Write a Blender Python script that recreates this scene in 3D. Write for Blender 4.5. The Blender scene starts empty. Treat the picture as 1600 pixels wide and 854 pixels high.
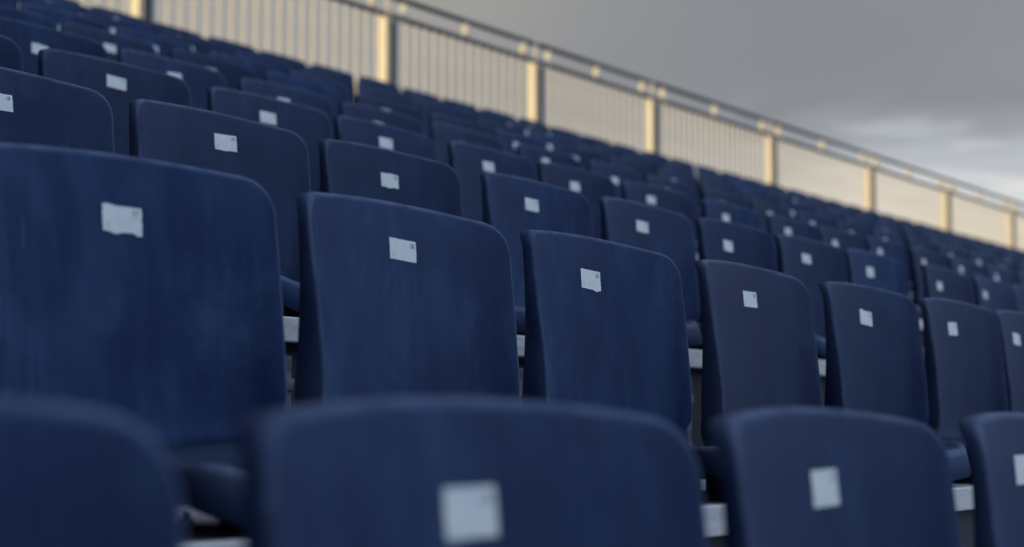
import bpy, bmesh, math, random
from mathutils import Vector, Matrix
import numpy as np

scene = bpy.context.scene
col = scene.collection
rnd = random.Random(7)

# ------------------------------------------------------------------ measures
# one seat pitch along the row is 0.5 m; the photograph's perspective fixes the rest
S = 0.5
THETA, PHI = 0.5816803, 0.0868915          # camera yaw from the row direction, camera pitch
Q0, H0, O0 = 1.207*S, 0.0297*S, 4.3443*S   # distance, height and column offset of the third row's grid
RUN, RISE = 1.5678*S, 0.53885*S
GAP = 0.133*S
TOP = 0.377                                # top corner of a backrest above its step
NROWS = 10
CAM_Z = 0.45 + TOP - H0

def row_y(k): return Q0 + k*RUN - (0.0106 if k == 0 else 0)
def row_z(k): return CAM_Z + H0 + k*RISE - TOP - (0.0034 if k == 0 else 0)   # top of the step the seat stands on

# ------------------------------------------------------------------ camera
cam = bpy.data.cameras.new("camera")
cam_o = bpy.data.objects.new("camera", cam); col.objects.link(cam_o)
cam.sensor_width = 36.0; cam.lens = 2835.12/1600*36
cam.clip_start = 0.05; cam.clip_end = 5000
fwd = Vector((math.cos(THETA)*math.cos(PHI), math.sin(THETA)*math.cos(PHI), math.sin(PHI)))
cam_o.location = (0, 0, CAM_Z)
cam_o.rotation_euler = fwd.to_track_quat('-Z', 'Y').to_euler()
cam.dof.use_dof = True
cam.dof.focus_distance = 2.7
cam.dof.aperture_fstop = 4.1
scene.camera = cam_o

# ------------------------------------------------------------------ light
SUN_EL = math.radians(4.6); SUN_A = math.radians(20)
sdir = Vector((-math.cos(SUN_A)*math.cos(SUN_EL), math.sin(SUN_A)*math.cos(SUN_EL), math.sin(SUN_EL)))
sl = bpy.data.lights.new("sun", 'SUN'); sl.energy = 3.4; sl.angle = math.radians(0.5); sl.color = (1.0, 0.76, 0.41)
so = bpy.data.objects.new("sun", sl); col.objects.link(so)
so.rotation_euler = sdir.to_track_quat('Z', 'Y').to_euler(); so.location = (-20, 10, 12)

scene.view_settings.view_transform = 'Standard'
scene.view_settings.look = 'None'
scene.view_settings.exposure = 0.0
scene.view_settings.gamma = 1.0

# ------------------------------------------------------------------ node helper
class NT:
    def __init__(s, tree): s.t = tree; s.n = tree.nodes; s.l = tree.links
    def new(s, typ, **kw):
        n = s.n.new(typ)
        for k, v in kw.items(): setattr(n, k, v)
        return n
    def link(s, a, b): s.l.new(a, b)
    def math(s, op, a, b=None, c=None, clamp=False):
        n = s.new('ShaderNodeMath', operation=op); n.use_clamp = clamp
        for i, v in enumerate((a, b, c)):
            if v is None: continue
            if isinstance(v, (int, float)): n.inputs[i].default_value = v
            else: s.link(v, n.inputs[i])
        return n.outputs[0]
    def mix(s, f, a, b, blend='MIX'):
        n = s.new('ShaderNodeMix', data_type='RGBA', blend_type=blend)
        for inp, v in ((n.inputs[0], f), (n.inputs[6], a), (n.inputs[7], b)):
            if isinstance(v, (int, float)): inp.default_value = v
            elif isinstance(v, tuple): inp.default_value = (*v, 1) if len(v) == 3 else v
            else: s.link(v, inp)
        return n.outputs[2]
    def ss(s, v, lo, hi, a=0.0, b=1.0):
        n = s.new('ShaderNodeMapRange', interpolation_type='SMOOTHSTEP')
        s.link(v, n.inputs[0])
        for i, x in zip((1, 2, 3, 4), (lo, hi, a, b)): n.inputs[i].default_value = x
        return n.outputs[0]
    def noise(s, vec, scale, detail=3, rough=0.5, dist=0.0):
        n = s.new('ShaderNodeTexNoise'); s.link(vec, n.inputs['Vector'])
        n.inputs['Scale'].default_value = scale; n.inputs['Detail'].default_value = detail
        n.inputs['Roughness'].default_value = rough; n.inputs['Distortion'].default_value = dist
        return n.outputs[0]
    def mapping(s, vec, scale=(1, 1, 1), loc=(0, 0, 0), rot=(0, 0, 0)):
        n = s.new('ShaderNodeMapping'); s.link(vec, n.inputs[0])
        n.inputs['Scale'].default_value = scale; n.inputs['Location'].default_value = loc; n.inputs['Rotation'].default_value = rot
        return n.outputs[0]

# ------------------------------------------------------------------ sky
world = bpy.data.worlds.new("World"); scene.world = world; world.use_nodes = True
w = NT(world.node_tree); w.n.clear()
sky = w.new('ShaderNodeTexSky', sky_type='NISHITA'); sky.sun_disc = False
sky.sun_elevation = SUN_EL; sky.sun_rotation = math.atan2(sdir.x, sdir.y)
sky.air_density = 1.0; sky.dust_density = 1.5; sky.ozone_density = 2.0
tc = w.new('ShaderNodeTexCoord')
sep = w.new('ShaderNodeSeparateXYZ'); w.link(tc.outputs['Generated'], sep.inputs[0])
deg = 180/math.pi
el = w.math('MULTIPLY', w.math('ARCSINE', sep.outputs[2]), deg)
az = w.math('MULTIPLY', w.math('ARCTAN2', sep.outputs[1], sep.outputs[0]), deg)
# cloud deck: plane-like projection so that the clouds flatten towards the horizon
den = w.math('ADD', w.math('MAXIMUM', sep.outputs[2], 0.0), 0.10)
cu = w.math('DIVIDE', sep.outputs[0], den); cv = w.math('DIVIDE', sep.outputs[1], den)
comb = w.new('ShaderNodeCombineXYZ'); w.link(cu, comb.inputs[0]); w.link(cv, comb.inputs[1])
n_big = w.noise(w.mapping(comb.outputs[0], (0.45, 0.45, 1), (3.1, 1.7, 0)), 1.0, 5, 0.5, 0.3)
n_fine = w.noise(w.mapping(tc.outputs['Generated'], (7, 7, 34), (0.4, 2.2, 0.3)), 1.0, 4, 0.55, 0.6)
n_soft = w.noise(w.mapping(tc.outputs['Generated'], (3.0, 3.0, 9), (1.4, 0.2, 0.9)), 1.0, 2, 0.5, 0.2)
# dark deck colour, warmer to the left of the view
warm = w.ss(az, 22, 46)
deck = w.mix(warm, (0.245, 0.258, 0.285), (0.335, 0.325, 0.305))
deck = w.mix(w.ss(n_soft, 0.3, 0.7), deck, w.mix(1.0, deck, (1.16, 1.14, 1.10), 'MULTIPLY'))
# low down the deck thins to a pale band
eln = w.math('ADD', el, w.math('MULTIPLY', w.math('SUBTRACT', n_fine, 0.5), 5.0))
right = w.ss(az, 32, 22)
band1 = w.math('MULTIPLY', w.ss(eln, 10.6, 8.4), w.ss(az, 40, 24, 0.2, 1.0))
deck = w.mix(band1, deck, w.mix(w.ss(n_fine, 0.36, 0.62), (0.325, 0.345, 0.375), (0.385, 0.405, 0.435)))
band2 = w.math('MULTIPLY', w.ss(eln, 9.2, 7.6), w.ss(az, 27, 22, 0.0, 1.0))
deck = w.mix(band2, deck, w.mix(w.ss(n_fine, 0.42, 0.60), (0.50, 0.53, 0.58), (0.80, 0.80, 0.77)))
n_puff = w.noise(w.mapping(tc.outputs['Generated'], (16, 16, 70), (2.4, 1.2, 5.3)), 1.0, 2, 0.5, 0.4)
puff = w.math('MULTIPLY', w.ss(n_puff, 0.54, 0.70), w.math('MULTIPLY', w.ss(el, 9.3, 8.0), w.ss(az, 25, 21)))
deck = w.mix(w.math('MULTIPLY', puff, 0.65), deck, (0.90, 0.87, 0.78))
# torn bright gaps in the low right
gapm = w.math('MULTIPLY', w.ss(w.math('ADD', el, w.math('MULTIPLY', w.math('SUBTRACT', n_fine, 0.5), 5.0)), 7.0, 5.8), w.ss(az, 27, 19, 0.12, 1.0))
deck = w.mix(gapm, deck, (0.80, 0.77, 0.68))
# above and behind the camera the cloud is thin and lets the blue dusk sky through
skyc = w.mix(1.0, sky.outputs[0], (1, 1, 1), 'MULTIPLY')
sk_scaled = w.new('ShaderNodeVectorMath', operation='SCALE'); w.link(skyc, sk_scaled.inputs[0]); sk_scaled.inputs[3].default_value = 1.0
thin = w.mix(w.ss(n_big, 0.35, 0.65, 0.45, 0.85), sk_scaled.outputs[0], (9.0, 10.6, 13.2))
back = w.math('MAXIMUM', w.ss(sep.outputs[1], 0.10, -0.35), w.ss(sep.outputs[2], 0.42, 0.85))
deck10 = w.new('ShaderNodeVectorMath', operation='SCALE'); w.link(deck, deck10.inputs[0]); deck10.inputs[3].default_value = 10.0
azr = w.math('ABSOLUTE', w.math('ADD', az, 35.0))
thin = w.mix(1.0, thin, w.mix(w.ss(azr, 25, 125), (1.5, 1.5, 1.5), (0.16, 0.17, 0.20)), 'MULTIPLY')
skyout = w.mix(back, deck10.outputs[0], thin)
bg = w.new('ShaderNodeBackground'); w.link(skyout, bg.inputs[0]); bg.inputs[1].default_value = 0.1
out = w.new('ShaderNodeOutputWorld'); w.link(bg.outputs[0], out.inputs[0])

# ------------------------------------------------------------------ materials
def material(name):
    m = bpy.data.materials.new(name); m.use_nodes = True
    t = NT(m.node_tree); b = t.n['Principled BSDF']
    return m, t, b

def plastic(name, base, dust, rough):
    m, t, b = material(name)
    tc = t.new('ShaderNodeTexCoord'); oi = t.new('ShaderNodeObjectInfo')
    r = oi.outputs['Random']
    off = t.new('ShaderNodeVectorMath', operation='SCALE'); off.inputs[0].default_value = (37.0, 19.0, 53.0); t.link(r, off.inputs[3])
    add = t.new('ShaderNodeVectorMath', operation='ADD'); t.link(tc.outputs['Object'], add.inputs[0]); t.link(off.outputs[0], add.inputs[1])
    v = add.outputs[0]
    streak = t.noise(t.mapping(v, (26, 12, 3.2)), 1.0, 5, 0.6, 1.1)
    broad = t.noise(t.mapping(v, (6.5, 9, 3.0)), 1.0, 4, 0.55, 1.3)
    patch = t.noise(v, 7.0, 5, 0.6, 0.8)
    speck = t.noise(v, 260.0, 2, 0.6)
    f = t.math('ADD', t.math('MULTIPLY', t.ss(streak, 0.42, 0.74), 0.24), t.math('MULTIPLY', t.ss(broad, 0.38, 0.68), 0.48))
    fine = t.noise(t.mapping(v, (120, 60, 9), rot=(0.0, 0.06, 0.0)), 1.0, 4, 0.65, 0.5)
    drop = t.noise(t.mapping(v, (55, 40, 48)), 1.0, 3, 0.6, 0.4)
    f = t.math('ADD', f, t.math('MULTIPLY', t.ss(patch, 0.46, 0.66), 0.40))
    f = t.math('ADD', f, t.math('MULTIPLY', t.ss(fine, 0.50, 0.74), 0.15))
    f = t.math('ADD', f, t.math('MULTIPLY', t.ss(drop, 0.66, 0.74), 0.22))
    f = t.math('ADD', f, t.math('MULTIPLY', t.ss(speck, 0.66, 0.74), 0.06))
    f = t.math('MULTIPLY', f, t.math('ADD', 0.55, t.math('MULTIPLY', r, 0.8)), clamp=True)
    c = t.mix(f, base, dust)
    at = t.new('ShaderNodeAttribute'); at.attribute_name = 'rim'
    rim_light = t.math('MULTIPLY', at.outputs['Fac'], t.ss(t.noise(t.mapping(v, (20, 20, 20)), 1.0, 4, 0.6), 0.30, 0.62, 0.25, 0.8))  # pale edge highlight painted into the rim colour, broken up by noise
    c = t.mix(rim_light, c, (0.095, 0.130, 0.220))
    # thin scratches
    sc1 = t.noise(t.mapping(v, (90, 60, 5), rot=(0.3, 0.5, 0.2)), 1.0, 2, 0.5, 1.2)
    c = t.mix(t.ss(sc1, 0.72, 0.78, 0, 0.22), c, (0.10, 0.14, 0.24))
    hsv = t.new('ShaderNodeHueSaturation'); t.link(c, hsv.inputs['Color'])
    rr = t.math('FRACT', t.math('MULTIPLY', r, 17.3))
    t.link(t.math('ADD', 0.88, t.math('MULTIPLY', rr, 0.38)), hsv.inputs['Value'])
    t.link(t.math('ADD', 0.93, t.math('MULTIPLY', r, 0.15)), hsv.inputs['Saturation'])
    t.link(hsv.outputs[0], b.inputs['Base Color'])
    t.link(t.math('ADD', rough, t.math('MULTIPLY', f, 0.25)), b.inputs['Roughness'])
    b.inputs['Specular IOR Level'].default_value = 0.07
    bm_ = t.new('ShaderNodeBump'); bm_.inputs['Strength'].default_value = 0.12; bm_.inputs['Distance'].default_value = 0.002
    t.link(t.noise(v, 420.0, 2, 0.6), bm_.inputs['Height']); t.link(bm_.outputs[0], b.inputs['Normal'])
    return m

M = {}
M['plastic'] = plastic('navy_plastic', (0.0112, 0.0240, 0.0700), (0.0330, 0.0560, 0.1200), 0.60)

def simple(name, ca, cb, scale=12, rough=0.6, metallic=0.0, stretch=(1, 1, 1), bump=0.1):
    m, t, b = material(name)
    tc = t.new('ShaderNodeTexCoord')
    v = t.mapping(tc.outputs['Object'], stretch)
    n = t.noise(v, scale, 6, 0.62, 0.3)
    t.link(t.mix(t.ss(n, 0.35, 0.68), ca, cb), b.inputs['Base Color'])
    t.link(t.math('ADD', rough, t.math('MULTIPLY', n, 0.12)), b.inputs['Roughness'])
    b.inputs['Metallic'].default_value = metallic
    bb = t.new('ShaderNodeBump'); bb.inputs['Strength'].default_value = bump; bb.inputs['Distance'].default_value = 0.003
    t.link(t.noise(v, scale*9, 3, 0.6), bb.inputs['Height']); t.link(bb.outputs[0], b.inputs['Normal'])
    return m

M['deck'] = simple('weathered_aluminium_deck', (0.26, 0.28, 0.32), (0.44, 0.45, 0.48), 9, 0.5, 0.2, (1, 6, 6))
M['nosing'] = simple('aluminium_nosing', (0.40, 0.42, 0.46), (0.54, 0.55, 0.58), 14, 0.42, 0.2, (1, 5, 5))
M['void'] = simple('dark_void', (0.006, 0.010, 0.022), (0.012, 0.018, 0.036), 6, 0.7)
M['steel'] = simple('dark_bracket_steel', (0.03, 0.034, 0.045), (0.06, 0.065, 0.08), 22, 0.5, 0.4)
M['galv'] = simple('galvanised_steel', (0.42, 0.43, 0.44), (0.58, 0.58, 0.57), 26, 0.42, 0.45)
M['rail'] = simple('grey_rail_steel', (0.020, 0.027, 0.048), (0.040, 0.048, 0.070), 20, 0.6, 0.0)
M['cream'] = simple('cream_post_paint', (0.77, 0.73, 0.61), (0.84, 0.80, 0.69), 8, 0.5)
M['bar'] = simple('pale_bar_paint', (0.66, 0.65, 0.61), (0.76, 0.74, 0.69), 8, 0.5)
M['ground'] = simple('asphalt_ground', (0.045, 0.046, 0.048), (0.075, 0.075, 0.074), 3, 0.85)
M['strut'] = simple('dull_strut_steel', (0.05, 0.06, 0.085), (0.17, 0.19, 0.23), 40, 0.55, 0.2)
M['ink'] = simple('faded_black_ink', (0.10, 0.11, 0.15), (0.16, 0.17, 0.22), 300, 0.7)

m, t, b = material('white_sticker')
tcs = t.new('ShaderNodeTexCoord'); oi = t.new('ShaderNodeObjectInfo')
ofs = t.new('ShaderNodeVectorMath', operation='SCALE'); ofs.inputs[0].default_value = (11, 5, 7); t.link(oi.outputs['Random'], ofs.inputs[3])
ad = t.new('ShaderNodeVectorMath', operation='ADD'); t.link(tcs.outputs['Object'], ad.inputs[0]); t.link(ofs.outputs[0], ad.inputs[1])
ns = t.noise(ad.outputs[0], 60, 5, 0.6, 0.5)
cs = t.mix(t.ss(ns, 0.38, 0.66), (0.60, 0.67, 0.715), (0.68, 0.73, 0.75))
cs = t.mix(t.ss(t.noise(ad.outputs[0], 230, 3, 0.6), 0.62, 0.76, 0, 0.25), cs, (0.66, 0.66, 0.65))
t.link(cs, b.inputs['Base Color']); b.inputs['Roughness'].default_value = 0.55
M['sticker'] = m

# ------------------------------------------------------------------ mesh helpers
def mesh_obj(name, mesh, parent=None, mat=None):
    if mat is not None and not mesh.materials: mesh.materials.append(mat)
    o = bpy.data.objects.new(name, mesh); col.objects.link(o)
    if parent is not None: o.parent = parent
    return o

def add_box(bm, x0, x1, y0, y1, z0, z1, bev=0.0):
    r = bmesh.ops.create_cube(bm, size=1.0)
    vs = r['verts']
    for v in vs:
        v.co = Vector(((x0+x1)/2 + v.co.x*(x1-x0), (y0+y1)/2 + v.co.y*(y1-y0), (z0+z1)/2 + v.co.z*(z1-z0)))
    if bev:
        es = list({e for v in vs for e in v.link_edges})
        bmesh.ops.bevel(bm, geom=es, offset=bev, segments=2, affect='EDGES', profile=0.5)

def add_tube(bm, a, b, r, seg=10, cap=True):
    a, b = Vector(a), Vector(b); d = b-a; L = d.length
    mt = Matrix.Translation((a+b)/2) @ d.to_track_quat('Z', 'Y').to_matrix().to_4x4()
    res = bmesh.ops.create_cone(bm, cap_ends=cap, segments=seg, radius1=r, radius2=r, depth=L, matrix=mt)
    for v in res['verts']:
        for f in v.link_faces:
            if len(f.verts) == 4: f.smooth = True

def bm_mesh(bm, name, smooth=False):
    me = bpy.data.meshes.new(name)
    if smooth:
        for f in bm.faces: f.smooth = True
    bm.to_mesh(me); bm.free()
    return me

# ------------------------------------------------------------------ the seat shell
BT = TOP - 0.0135               # where the moulded face starts (crown and rim rise above it)
TOPW, MIDW, PANW = 0.2145, 0.2085, 0.190       # half widths of the face, flange outside them
# side profile from the top of the backrest down, round the bend and out to the front lip: (y, z)
def profile():
    pts = []
    for i in range(22):
        f = i/21
        z = BT - f*(BT-0.105)
        y = -0.011*f - 0.004*math.sin(math.pi*f)          # slight lean, faint forward bow at the lumbar
        pts.append((y, z))
    y0, z0 = pts[-1]
    R = 0.052; cy, cz = y0-R, z0
    for i in range(1, 9):
        a = math.radians(83*i/8)
        pts.append((cy + R*math.cos(a), cz - R*math.sin(a)))
    y1, z1 = pts[-1]
    for i in range(1, 15):
        f = i/14
        y = y1 + (-0.318-y1)*f
        z = z1 + (0.057-z1)*f - 0.006*math.sin(math.pi*f)
        pts.append((y, z))
    return pts
PROF = profile()
_s = [0.0]
for i in range(1, len(PROF)):
    _s.append(_s[-1] + math.dist(PROF[i], PROF[i-1]))
SLEN = _s[-1]
S_BEND = _s[21]
def prof_at(s):
    if s <= 0:
        y, z = PROF[0]; d = (PROF[1][0]-y, PROF[1][1]-z); L = math.hypot(*d)
        return (y + d[0]/L*s, z + d[1]/L*s), (d[0]/L, d[1]/L)
    s = min(s, SLEN)
    i = max(0, min(len(PROF)-2, int(np.searchsorted(_s, s)-1)))
    f = (s-_s[i])/(_s[i+1]-_s[i])
    a, b = PROF[i], PROF[i+1]
    def tang(j):
        p, q = PROF[max(0, j-1)], PROF[min(len(PROF)-1, j+1)]
        d = (q[0]-p[0], q[1]-p[1]); L = math.hypot(*d); return d[0]/L, d[1]/L
    ta, tb = tang(i), tang(i+1)
    return (a[0]*(1-f)+b[0]*f, a[1]*(1-f)+b[1]*f), (ta[0]*(1-f)+tb[0]*f, ta[1]*(1-f)+tb[1]*f)
def sm(x, a, b):
    x = max(0, min(1, (x-a)/(b-a))); return x*x*(3-2*x)
def halfw(s):
    if s < S_BEND:
        return TOPW + (MIDW-TOPW)*sm(s, 0.0, 0.22)
    return MIDW + (PANW-MIDW)*sm(s, S_BEND-0.05, S_BEND+0.17)
CROWN, RC = 0.015, 0.033
def s_top(x, wd):
    a = abs(x)/wd
    v = -CROWN*(1-a*a)
    e = abs(x)-(wd-RC)
    if e > 0: v += RC - math.sqrt(max(0, RC*RC-e*e))
    return v
def s_bot(x, wd):
    r = 0.035; e = abs(x)-(wd-r); v = 0.004*(abs(x)/wd)**2
    if e > 0: v += r-math.sqrt(max(0, r*r-e*e))
    return SLEN - v
def shell_point(x, s):
    """point of the moulded face at sideways x, path length s"""
    wd = halfw(max(0, s)); a = min(1, abs(x)/wd)
    (y, z), (ty, tz) = prof_at(s)
    ny, nz = tz, -ty                       # rotate tangent (down) to the sitter's side
    # tangent goes (y-, z-); sitter side is -y on the backrest and +z on the pan
    if ny > 0 and s < S_BEND: ny, nz = -ny, -nz
    ny, nz = (tz, -ty)
    back = 1-sm(s, S_BEND-0.02, S_BEND+0.06)
    dish = (0.025*back + 0.007*(1-back))*a*a
    wing = (0.003 + 0.012*sm(s, 0.02, 0.26))*sm(a, 0.80, 1.0)*back + 0.010*(1-back)*sm(a, 0.78, 1.0)
    o = dish + wing
    o -= 0.004*sm(0.03-s, 0, 0.05)         # rolled top
    return Vector((x, y + ny*o, z + nz*o))

def build_shell(nx, ny):
    # columns crowd towards the sides so that the rounded corners are smooth
    A = [math.sin(math.pi/2*(-1+2*i/nx)) for i in range(nx+1)]
    bs = [sm(j/ny, 0, 1)*0.35 + 0.65*j/ny for j in range(ny+1)]
    bm = bmesh.new()
    part = bm.faces.layers.int.new('part')
    rim = bm.verts.layers.float.new('rim')
    G = []
    ss = []
    for j, bb in enumerate(bs):
        rowv = []
        srow = []
        for a in A:
            s_mid = bb*SLEN
            x = a*halfw(s_mid)
            wd = halfw(s_mid)
            st, sb = s_top(x, wd), s_bot(x, wd)
            s = st + bb*(sb-st)
            wn = halfw(max(0, s)); x = a*wn
            rowv.append(bm.verts.new(shell_point(x, s))); srow.append(s)
        G.append(rowv); ss.append(srow)
    faces = []
    for j in range(ny):
        for i in range(nx):
            f = bm.faces.new((G[j][i], G[j+1][i], G[j+1][i+1], G[j][i+1]))
            f.material_index = 0
            faces.append((f, (ss[j][i]+ss[j+1][i+1])/2))
    bm.normal_update()
    # orient: backrest faces must look to -y
    if faces[nx//2][0].normal.y > 0:
        bmesh.ops.reverse_faces(bm, faces=[f for f, _ in faces]); bm.normal_update()
    for f, s in faces: f[part] = 0 if s < S_BEND + 0.035 else 1
    # perimeter loop
    loop = [(0, i) for i in range(nx+1)] + [(j, nx) for j in range(1, ny+1)] + [(ny, i) for i in range(nx-1, -1, -1)] + [(j, 0) for j in range(ny-1, 0, -1)]
    n = len(loop)
    P = [G[j][i].co.copy() for j, i in loop]
    N = [G[j][i].normal.copy() for j, i in loop]
    SS = [ss[j][i] for j, i in loop]
    rings = [[G[j][i] for j, i in loop]]
    O = []
    for k in range(n):
        tg = (P[(k+1) % n]-P[k-1]).normalized()
        o = tg.cross(N[k]).normalized()
        j, i = loop[k]
        c = Vector((0, -0.1, 0.15))
        if o.dot(P[k]-c) < 0: o = -o
        O.append(o)
    # smooth outward vectors a little
    for _ in range(2):
        O = [(O[k-1]+2*O[k]+O[(k+1) % n]).normalized() for k in range(n)]
        N = [(N[k-1]+2*N[k]+N[(k+1) % n]).normalized() for k in range(n)]
    def params(k):
        s = SS[k]; j, i = loop[k]
        front = sm(s, SLEN-0.06, SLEN-0.005)
        re = 0.0048 + 0.0092*front + 0.0045*(1-sm(s, 0.0, 0.02))
        side = 0.011 + 0.025*sm(s, 0.02, 0.27)
        topf = 0.012
        fl = side if 0 < s else topf
        fl = fl*(1-sm(s, S_BEND-0.05, S_BEND+0.12)) + 0.018*sm(s, S_BEND-0.05, S_BEND+0.12)
        fl = fl*(1-front) + 0.037*front
        return re, fl
    for ph in (25, 50, 75, 92):
        a = math.radians(ph); ring = []
        for k in range(n):
            re, fl = params(k)
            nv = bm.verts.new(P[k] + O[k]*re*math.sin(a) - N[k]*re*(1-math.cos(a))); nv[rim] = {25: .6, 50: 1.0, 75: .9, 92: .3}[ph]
            ring.append(nv)
        rings.append(ring)
    for ff in (0.35, 1.0):
        ring = []
        for k in range(n):
            re, fl = params(k)
            ring.append(bm.verts.new(P[k] + O[k]*(re + 0.0012*ff) - N[k]*(re+fl*ff)))
        rings.append(ring)
    for r0, r1 in zip(rings, rings[1:]):
        for k in range(n):
            f = bm.faces.new((r0[k], r0[(k+1) % n], r1[(k+1) % n], r1[k]))
            f[part] = 0 if (SS[k]+SS[(k+1) % n])/2 < S_BEND + 0.035 else 1
    bmesh.ops.recalc_face_normals(bm, faces=bm.faces)
    bm.normal_update()
    if sum(f.normal.y for f, s in faces if s < S_BEND) > 0:
        bmesh.ops.reverse_faces(bm, faces=bm.faces)
    res = []
    for which, nm in ((0, 'backrest'), (1, 'seat_pan')):
        b2 = bm.copy(); pl = b2.faces.layers.int['part']
        bmesh.ops.delete(b2, geom=[f for f in b2.faces if f[pl] != which], context='FACES')
        # wall thickness of the moulding: inner skin, 4 mm behind
        b2.normal_update()
        orig = list(b2.faces)
        inner = {v: b2.verts.new(v.co - v.normal*0.004) for v in list(b2.verts)}
        edges = [e for e in b2.edges if e.is_boundary]
        for f in orig: b2.faces.new([inner[v] for v in reversed(f.verts)])
        for e in edges:
            a_, c_ = e.verts
            if e.link_faces:
                lf = e.link_faces[0]; vs = list(lf.verts); ia = vs.index(a_)
                if vs[(ia+1) % len(vs)] is not c_: a_, c_ = c_, a_
            try: b2.faces.new((c_, a_, inner[a_], inner[c_]))
            except ValueError: pass
        res.append(bm_mesh(b2, nm, True))
    bm.free()
    return res

def rear_ribs():
    bm = bmesh.new()                 # two stiffening ribs on the rear of the backrest
    for x in (-0.09, 0.09):
        add_box(bm, x-0.004, x+0.004, -0.022, 0.004, 0.13, 0.30, 0.001)
    return bm_mesh(bm, 'rear_rib')

def bracket_mesh():
    bm = bmesh.new()
    add_box(bm, -0.006, 0.006, -0.275, -0.085, 0.026, 0.043, 0.001)       # arm under the pan
    add_box(bm, -0.016, 0.016, -0.300, -0.235, 0.006, 0.030, 0.003)       # front leg
    add_box(bm, -0.006, 0.006, -0.125, -0.085, 0.006, 0.026, 0.001)
    add_box(bm, -0.024, 0.024, -0.308, -0.075, 0.000, 0.006, 0.001)       # foot plate
    return bm_mesh(bm, 'bracket')
def bolt_mesh():
    bm = bmesh.new()
    for y in (-0.268,):
        bmesh.ops.create_cone(bm, cap_ends=True, segments=6, radius1=0.007, radius2=0.007, depth=0.006, matrix=Matrix.Translation((0.014, y, 0.009)))
        bmesh.ops.create_cone(bm, cap_ends=True, segments=8, radius1=0.0035, radius2=0.003, depth=0.008, matrix=Matrix.Translation((0.014, y, 0.015)))
    return bm_mesh(bm, 'bolt')

# stickers: thin torn labels that follow the dished face
def sticker_mesh(x0, zc, wd, hg, rot, seed):
    r = random.Random(seed)
    nx, nz = 14, 9
    bm = bmesh.new()
    sc = BT - zc
    torn = {}
    tb = r.uniform(0.2, 0.8); tt = r.uniform(0.1, 0.6); db = r.choice([0, 0, 0, 0, .04, .09]); dt_ = r.choice([0, 0, 0, 0, .05, .08])
    cr, sr = math.cos(rot), math.sin(rot)
    def pt(i, j):
        u = i/nx-0.5; v = j/nz-0.5
        eu = u; ev = v
        if j == 0: ev += -db*math.exp(-((u+0.5-tb)/0.12)**2) + 0.012*(r.random()-0.5)
        if j == nz: ev += dt_*math.exp(-((u+0.5-tt)/0.12)**2) + 0.012*(r.random()-0.5)
        if i in (0, nx): eu += 0.018*(r.random()-0.5)
        if j == 0 and i > nx-3 and seed in (101-14+3, 404): ev -= 0.09
        # shear: hurried hands
        X = eu*wd; Z = ev*hg
        return x0 + X*cr - Z*sr, -(sc) + (X*sr + Z*cr)
    G = []
    for j in range(nz+1):
        rw = []
        for i in range(nx+1):
            X, Zs = pt(i, j)
            s = -Zs
            p = shell_point(X, s); q = shell_point(X, s+0.002); p2 = shell_point(X+0.002, s)
            n = (p2-p).cross(q-p).normalized()
            if n.y > 0: n = -n
            rw.append(bm.verts.new(p + n*0.0009))
        G.append(rw)
    for j in range(nz):
        for i in range(nx):
            bm.faces.new((G[j][i], G[j][i+1], G[j+1][i+1], G[j+1][i]))
    bm.normal_update()
    if sum(f.normal.y for f in bm.faces) > 0: bmesh.ops.reverse_faces(bm, faces=bm.faces)
    return bm_mesh(bm, 'number_sticker', True)

_glyph = {}
def text_polys(txt):
    if txt in _glyph: return _glyph[txt]
    cu = bpy.data.curves.new('t', 'FONT'); cu.body = txt; cu.size = 1.0; cu.resolution_u = 2
    cu.offset = 0.004
    o = bpy.data.objects.new('t', cu); col.objects.link(o)
    dg = bpy.context.evaluated_depsgraph_get(); dg.update()
    me = bpy.data.meshes.new_from_object(o.evaluated_get(dg))
    bpy.data.objects.remove(o)
    vs = [(v.co.x, v.co.y) for v in me.vertices]; fs = [tuple(p.vertices) for p in me.polygons]
    _glyph[txt] = (vs, fs); return _glyph[txt]

def number_mesh(txt, x0, zc, wd, hg, rot, small=None):
    cr, sr = math.cos(rot), math.sin(rot)
    V, F = [], []
    for tx, size, u, v in (((txt, 0.24*hg/0.7, 0.42, 0.16),) if txt else ((small, 0.15*hg/0.7, -0.40, -0.36),)):
        if not tx: continue
        vs, fs = text_polys(tx)
        mx = max(a for a, b in vs) if u > 0 else 0
        b0 = len(V)
        for a, b in vs:
            X = u*wd + (a-mx)*size*1.0; Z = v*hg + (b)*size*1.0
            xx = x0 + X*cr - Z*sr; s = (BT-zc) - (X*sr + Z*cr)
            p = shell_point(xx, s)
            V.append(p + Vector((0, -0.0013, 0)))
        F += [tuple(i+b0 for i in f) for f in fs]
    me = bpy.data.meshes.new('printed_number'); me.from_pydata(V, [], F)
    return me

back_hi, pan_hi = build_shell(28, 44)
back_lo, pan_lo = build_shell(14, 26)
rib_me = rear_ribs(); br_me = bracket_mesh(); bolt_me = bolt_mesh()
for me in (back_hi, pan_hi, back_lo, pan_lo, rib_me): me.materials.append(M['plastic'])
br_me.materials.append(M['steel']); bolt_me.materials.append(M['galv'])

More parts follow.
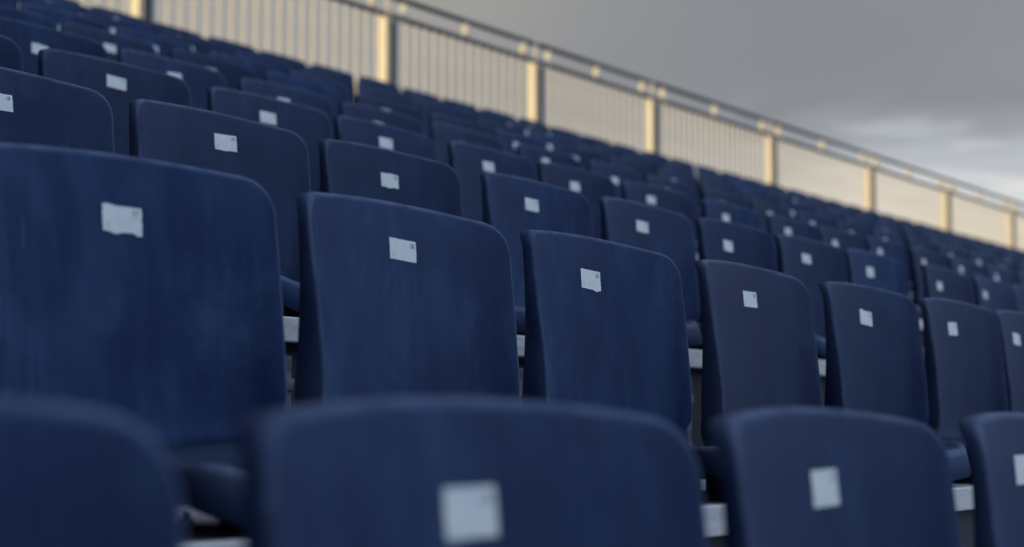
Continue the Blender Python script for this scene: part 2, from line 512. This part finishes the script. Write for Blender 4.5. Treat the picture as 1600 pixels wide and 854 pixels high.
# where each near seat really stands (fractions of a pitch off the even spacing), read from the photograph
SHIFT = {0: {-4: .03, -3: .020, -2: .0, -1: -.014},
         1: {-1: -.027, 0: -.042, 1: .004, 2: .029, 3: .026, 4: -.015},
         2: {0: -.021, 1: -.032, 2: .035, 3: .034, 4: .015, 5: -.012, 6: -.056, 7: .091, 8: .074},
         3: {1: .001, 2: .048, 3: -.001, 4: .014, 5: -.034, 6: -.010, 7: -.028, 8: .058, 9: -.014, 10: -.059}}
STICK = {0: {-3: (.360, -.002), -2: (.354, 0), -1: (.300, .013)},
         1: {-2: (.387, -.014), -1: (.352, .003), 0: (.289, -.006), 1: (.387, .004), 2: (.411, -.008), 3: (.369, -.005), 4: (.277, -.012)},
         2: {-1: (.38, .01), 0: (.399, .019), 1: (.362, -.005), 2: (.405, .007), 3: (.404, .004), 4: (.345, -.011), 5: (.358, .001), 6: (.312, -.004), 7: (.386, -.007), 8: (.312, -.01)},
         3: {1: (.4, .024), 2: (.434, .014), 3: (.408, .019), 4: (.384, .009), 5: (.357, .002), 6: (.336, .021), 7: (.322, .009), 8: (.399, .01), 9: (.303, -.007), 10: (.249, .003)}}
HALF_OUT = 0.187          # outer half width at the top corner

FX = 2835.12
def project(x, y, z):
    z -= CAM_Z
    R = x*math.sin(THETA)-y*math.cos(THETA); F = x*math.cos(THETA)+y*math.sin(THETA)
    zc = F*math.cos(PHI)+z*math.sin(PHI); yu = z*math.cos(PHI)-F*math.sin(PHI)
    if zc < 0.1: return None
    return 800+FX*R/zc, 427-FX*yu/zc

ORD = ['front', 'second', 'third', 'fourth', 'fifth', 'sixth', 'seventh', 'eighth', 'ninth', 'back']
NTH = ['leftmost', 'second', 'third', 'fourth', 'fifth', 'sixth', 'seventh', 'eighth', 'ninth', 'tenth', 'eleventh', 'twelfth', 'thirteenth',
       'fourteenth', 'fifteenth', 'sixteenth', 'seventeenth', 'eighteenth', 'nineteenth', 'twentieth', 'twenty-first', 'twenty-second',
       'twenty-third', 'twenty-fourth', 'twenty-fifth', 'twenty-sixth', 'twenty-seventh', 'twenty-eighth', 'twenty-ninth', 'thirtieth',
       'thirty-first', 'thirty-second', 'thirty-third', 'thirty-fourth', 'thirty-fifth', 'thirty-sixth', 'thirty-seventh', 'thirty-eighth',
       'thirty-ninth', 'fortieth', 'forty-first', 'forty-second', 'forty-third', 'forty-fourth', 'forty-fifth']
SPECIAL = {
    (0, -4): 'blurred navy seat back cut off at the bottom left corner',
    (0, -3): 'widest blurred navy seat back at the bottom centre, large pale sticker low on it',
    (0, -2): 'out-of-focus navy seat back right of the bottom centre, sticker with a torn corner',
    (0, -1): 'blurred navy seat back cut off at the bottom right corner',
    (1, -2): 'large dusty navy seat filling the left side, sticker torn along its lower edge',
    (1, -1): 'sharp navy seat left of centre with the sticker numbered 18, second row',
    (1, 0): 'sharp navy seat right of centre with the sticker numbered 19, second row',
    (2, -1): 'dark navy seat cut by the left edge, its sticker 18 half outside the photo',
}
seat_x0 = {}
visible_cols = {}
for k in range(NROWS):
    y, z = row_y(k), row_z(k)
    cols = []
    for c in range(-6, 60):
        xl = O0 + c*S + (GAP if c >= 7 else 0) - 0.02
        ps = [project(xl+dx, y+dy, z+dz) for dx in (0, .455) for dz in (0.06, TOP) for dy in (0, -.3)]
        if any(p is None for p in ps): continue
        x_min = min(p[0] for p in ps[2:]); x_max = max(project(xl+.42, y, z+dz)[0] for dz in (.1, TOP))
        y_min = min(p[1] for p in ps)
        if x_max > -6 and project(xl, y, z+TOP-.03)[0] < 1604 and y_min < 860 and max(p[1] for p in ps) > 0: cols.append(c)
    # the top corner of a seat above the frame is not in the picture
    visible_cols[k] = cols

proto = {}
def make_seat(k, c, nth, total):
    y, z = row_y(k), row_z(k)
    dx = SHIFT.get(k, {}).get(c, rnd.gauss(0, 0.016) if k > 0 else -.008)*S
    xl = O0 + c*S + (GAP if c >= 7 else 0) + dx
    root = bpy.data.objects.new('stadium_seat', None); col.objects.link(root)
    root.empty_display_size = 0.1
    root.location = (xl + HALF_OUT, y, z)
    root.rotation_euler = (rnd.gauss(0, 0.011), rnd.gauss(0, 0.004), rnd.gauss(0, 0.012))
    if (k, c) == (1, -2): root.rotation_euler = (0, -0.028, 0)
    root['category'] = 'seat'; root['group'] = 'navy plastic seats in the rows of the stand'
    if (k, c) in SPECIAL: lab = SPECIAL[(k, c)]
    elif nth == 0: lab = 'navy plastic seat with pale sticker, leftmost in view in the %s row from the bottom' % ORD[k] if k not in (0, 9) else 'navy plastic seat leftmost in view in the %s row' % ORD[k]
    elif nth == total-1: lab = 'navy plastic seat, last in view at the right edge, %s row%s' % (ORD[k], '' if k in (0, 9) else ' from the bottom')
    else: lab = 'navy plastic seat, %s from the photo\'s left edge, %s row%s' % (NTH[nth], ORD[k], '' if k in (0, 9) else ' from the bottom')
    root['label'] = lab
    hi = k <= 3
    mesh_obj('backrest', back_hi if hi else back_lo, root)
    mesh_obj('seat_pan', pan_hi if hi else pan_lo, root)
    if k <= 4:
        for s in (-1, 1):
            bo = mesh_obj('bracket', br_me, root); bo.location.x = s*0.088
            if k <= 2:
                b2 = mesh_obj('bolt', bolt_me, bo); b3 = mesh_obj('bolt', bolt_me, bo); b3.location.y = 0.10
    # sticker
    st = STICK.get(k, {}).get(c)
    if st is None: st = (rnd.uniform(.33, .41), rnd.gauss(0, .012))
    sxc = st[0]*S - dx - HALF_OUT
    szc = TOP - 0.056 + st[1]*S
    wd = 0.0575*rnd.uniform(.96, 1.04); hg = 0.0275*rnd.uniform(.96, 1.05)
    if k == 0: wd, hg = 0.0535, 0.0292
    rot = rnd.gauss(0, 0.035)
    if (k, c) == (0, -2): rot = 0.02
    if k <= 4:
        me = sticker_mesh(sxc, szc, wd, hg, rot, k*101+c*7+3)
        stk = mesh_obj('number_sticker', me, root, M['sticker'])
        if k <= 3:
            num = str(19+c)
            mesh_obj('printed_number', number_mesh(num, sxc, szc, wd, hg, rot), stk, M['ink'])
            if k: mesh_obj('printed_row_digit', number_mesh(None, sxc, szc, wd, hg, rot, str(k+2)), stk, M['ink'])
    else:
        key = rnd.randrange(6)
        if key not in proto:
            proto[key] = sticker_mesh(0, TOP-0.056, 0.0575, 0.0275, rot, 900+key); proto[key].materials.append(M['sticker'])
        stk = mesh_obj('number_sticker', proto[key], root)
        stk.location = (sxc, -0.0004, st[1]*S)
    return root

for k in range(NROWS):
    cols = visible_cols[k]
    for n, c in enumerate(cols): make_seat(k, c, n, len(cols))
    if k:                                   # rows run on to the left; unseen seats added to block the low sun
        for c in range(cols[0]-6, cols[0]):
            o = make_seat(k, c, 1, 99); o['label'] = 'navy plastic seat in the rows just beyond the left edge of the photo'; o['group'] = 'seats beyond the left edge of the photo'

# ------------------------------------------------------------------ the stand: steps
XL, XR = -40.0, 30.0
for k in range(NROWS):
    zt = row_z(k); y0 = row_y(k)-0.34
    y1 = row_y(k)+0.445-0.003 if k < NROWS-1 else row_y(k)+0.75
    bm = bmesh.new()
    npl = 4; wpl = (y1-y0-0.012)/npl
    for i in range(npl):                   # four grooved planks
        a = y0+0.012+i*wpl
        add_box(bm, XL, XR, a+0.003, a+wpl-0.003, zt-0.034, zt-0.0005*(i % 2), 0.002)
    step = mesh_obj('terrace_step', bm_mesh(bm, 'terrace_step'), None, M['deck']); step['kind'] = 'structure'
    bm = bmesh.new()
    add_box(bm, XL, XR, y0-0.004, y0+0.011, zt-0.038, zt+0.0015, 0.003)
    mesh_obj('nosing', bm_mesh(bm, 'nosing'), step, M['nosing'])
    bm = bmesh.new()
    zb = row_z(k-1)+0.004 if k else 0.02
    add_box(bm, XL, XR, y0+0.030, y0+0.036, zb, zt-0.036)
    mesh_obj('void_sheet', bm_mesh(bm, 'void_sheet'), step, M['void'])  # dark sheet standing in for the unlit void under the open step
    bm = bmesh.new()
    xs = 4.33*S - 6*0.6667
    while xs < XR and k:
        add_box(bm, xs-0.011, xs+0.011, y0+0.010, y0+0.0285, zb+0.002, zt-0.058, 0.002)
        add_box(bm, xs-0.014, xs+0.014, y0+0.006, y0+0.0095, zt-0.112, zt-0.094, 0.001)
        xs += 0.6667
    if k:
        rs = mesh_obj('riser_strut', bm_mesh(bm, 'riser_strut'), step, M['strut']); rs['kind'] = 'stuff'
    else: bm.free()

# raking beams and uprights that carry the steps
xb = -2.2
while xb < XR:
    bm = bmesh.new()
    ya, yb = row_y(0)-0.30, row_y(9)+0.7
    za, zb = row_z(0)-0.14, row_z(9)-0.14
    n = 1
    r = bmesh.ops.create_cube(bm, size=1.0)
    for v in r['verts']:
        f = 0 if v.co.y < 0 else 1
        v.co = Vector((xb + v.co.x*0.06, ya if f == 0 else yb, (za if f == 0 else zb + 0.0) - 0.02 + v.co.z*0.12 - (0.0 if f == 0 else 0.0)))
    for kk in range(1, 10, 2):
        yy = row_y(kk)
        add_box(bm, xb-0.035, xb+0.035, yy-0.035, yy+0.035, 0.0, row_z(kk)-0.20)
    sb = mesh_obj('raking_beam', bm_mesh(bm, 'raking_beam'), None, M['steel']); sb['kind'] = 'structure'
    xb += 2.5

bm = bmesh.new()
bmesh.ops.create_grid(bm, x_segments=8, y_segments=8, size=1500, matrix=Matrix.Translation((0, 0, 0)))
g = mesh_obj('ground', bm_mesh(bm, 'ground'), None, M['ground']); g['kind'] = 'structure'

# ------------------------------------------------------------------ the railing behind the last row
QF = 16.2*S
ZU = CAM_Z + 6.485*S            # handrail centre
ZLO = CAM_Z + 6.190*S           # lower rail centre
ZD = row_z(9)
fence = bpy.data.objects.new('guard_railing', None); col.objects.link(fence); fence.location = (8, QF, ZD)
fence['category'] = 'railing'
fence['label'] = 'sunlit steel guard railing with cream posts and thin vertical bars behind the back row'
def fpart(name, bm, mat, parent=fence, smooth=False):
    o = mesh_obj(name, bm_mesh(bm, name, False), parent, mat)
    if parent is fence: o.matrix_parent_inverse = Matrix.Translation(-fence.location)
    return o
POSTS = [x*S for x in (11.1, 16.15, 21.24, 25.34, 29.38, 34.5, 39.87, 45.0, 50.2, 55.2)]
RAD = 0.021
post_parts = []
for i, xp in enumerate(POSTS):
    bm = bmesh.new()
    # channel post: wide web seen from the left, front flange in shade
    add_box(bm, xp-0.030, xp+0.030, QF-0.050, QF+0.060, ZD-0.05, ZLO-0.012, 0.004)
    p = fpart('post', bm, M['cream'])
    bm = bmesh.new()
    add_box(bm, xp-0.022, xp+0.040, QF-0.064, QF-0.0505, ZD-0.05, ZLO-0.060, 0.003)   # dark strip standing in for the shade on the front flange
    fpart('shade_strip', bm, M['rail'])
    bm = bmesh.new()
    add_tube(bm, (xp+0.012, QF, ZLO+0.018), (xp+0.012, QF, ZU+0.03), 0.014)
    fpart('spigot', bm, M['cream'])
    bm = bmesh.new()
    bmesh.ops.create_uvsphere(bm, u_segments=14, v_segments=8, radius=0.036, matrix=Matrix.Translation((xp+0.006, QF-0.125, ZLO-0.024)))
    for f in bm.faces: f.smooth = True
    kn = fpart('clamp_knob', bm, M['cream'])
    bm = bmesh.new(); add_tube(bm, (xp+0.006, QF-0.048, ZLO-0.024), (xp+0.006, QF-0.095, ZLO-0.024), 0.012, 8)
    fpart('clamp_arm', bm, M['rail'])
for a, b in zip(POSTS, POSTS[1:]):
    bm = bmesh.new(); add_tube(bm, (a+0.035, QF, ZU), (b-0.012, QF, ZU), RAD, 12); fpart('handrail', bm, M['rail'])
    bm = bmesh.new(); add_tube(bm, (a+0.035, QF, ZLO), (b-0.035, QF, ZLO), RAD, 12); fpart('lower_rail', bm, M['rail'])
    bm = bmesh.new(); add_tube(bm, (a+0.035, QF, ZD+0.09), (b-0.035, QF, ZD+0.09), 0.014, 10); fpart('bottom_rail', bm, M['rail'])
    L = b-a
    stud = None
    for xs in (a+0.215, (a+b)/2+0.01, b-0.175):
        bm = bmesh.new()
        add_tube(bm, (xs, QF, ZLO+0.018), (xs, QF, ZU-0.018), 0.015, 12)
        bmesh.ops.create_cone(bm, cap_ends=True, segments=12, radius1=0.030, radius2=0.030, depth=0.070, matrix=Matrix.Translation((xs, QF, (ZLO+ZU)/2)))
        fpart('stud', bm, M['cream'])
    nb = int(round((L-0.12)/0.119))
    bar_me = None
    for j in range(nb):
        xs = a+0.06+(j+0.5)*(L-0.12)/nb
        if bar_me is None:
            bm = bmesh.new(); add_tube(bm, (0, 0, ZD+0.10), (0, 0, ZLO-0.017), 0.0128, 10, False); bar_me = bm_mesh(bm, 'bar'); bar_me.materials.append(M['bar'])
        o = mesh_obj('bar', bar_me, fence); o.matrix_parent_inverse = Matrix.Translation(-fence.location)
        o.location = (xs, QF, 0)

print('seats', sum(len(v) for v in visible_cols.values()), visible_cols[0], visible_cols[1], visible_cols[9])
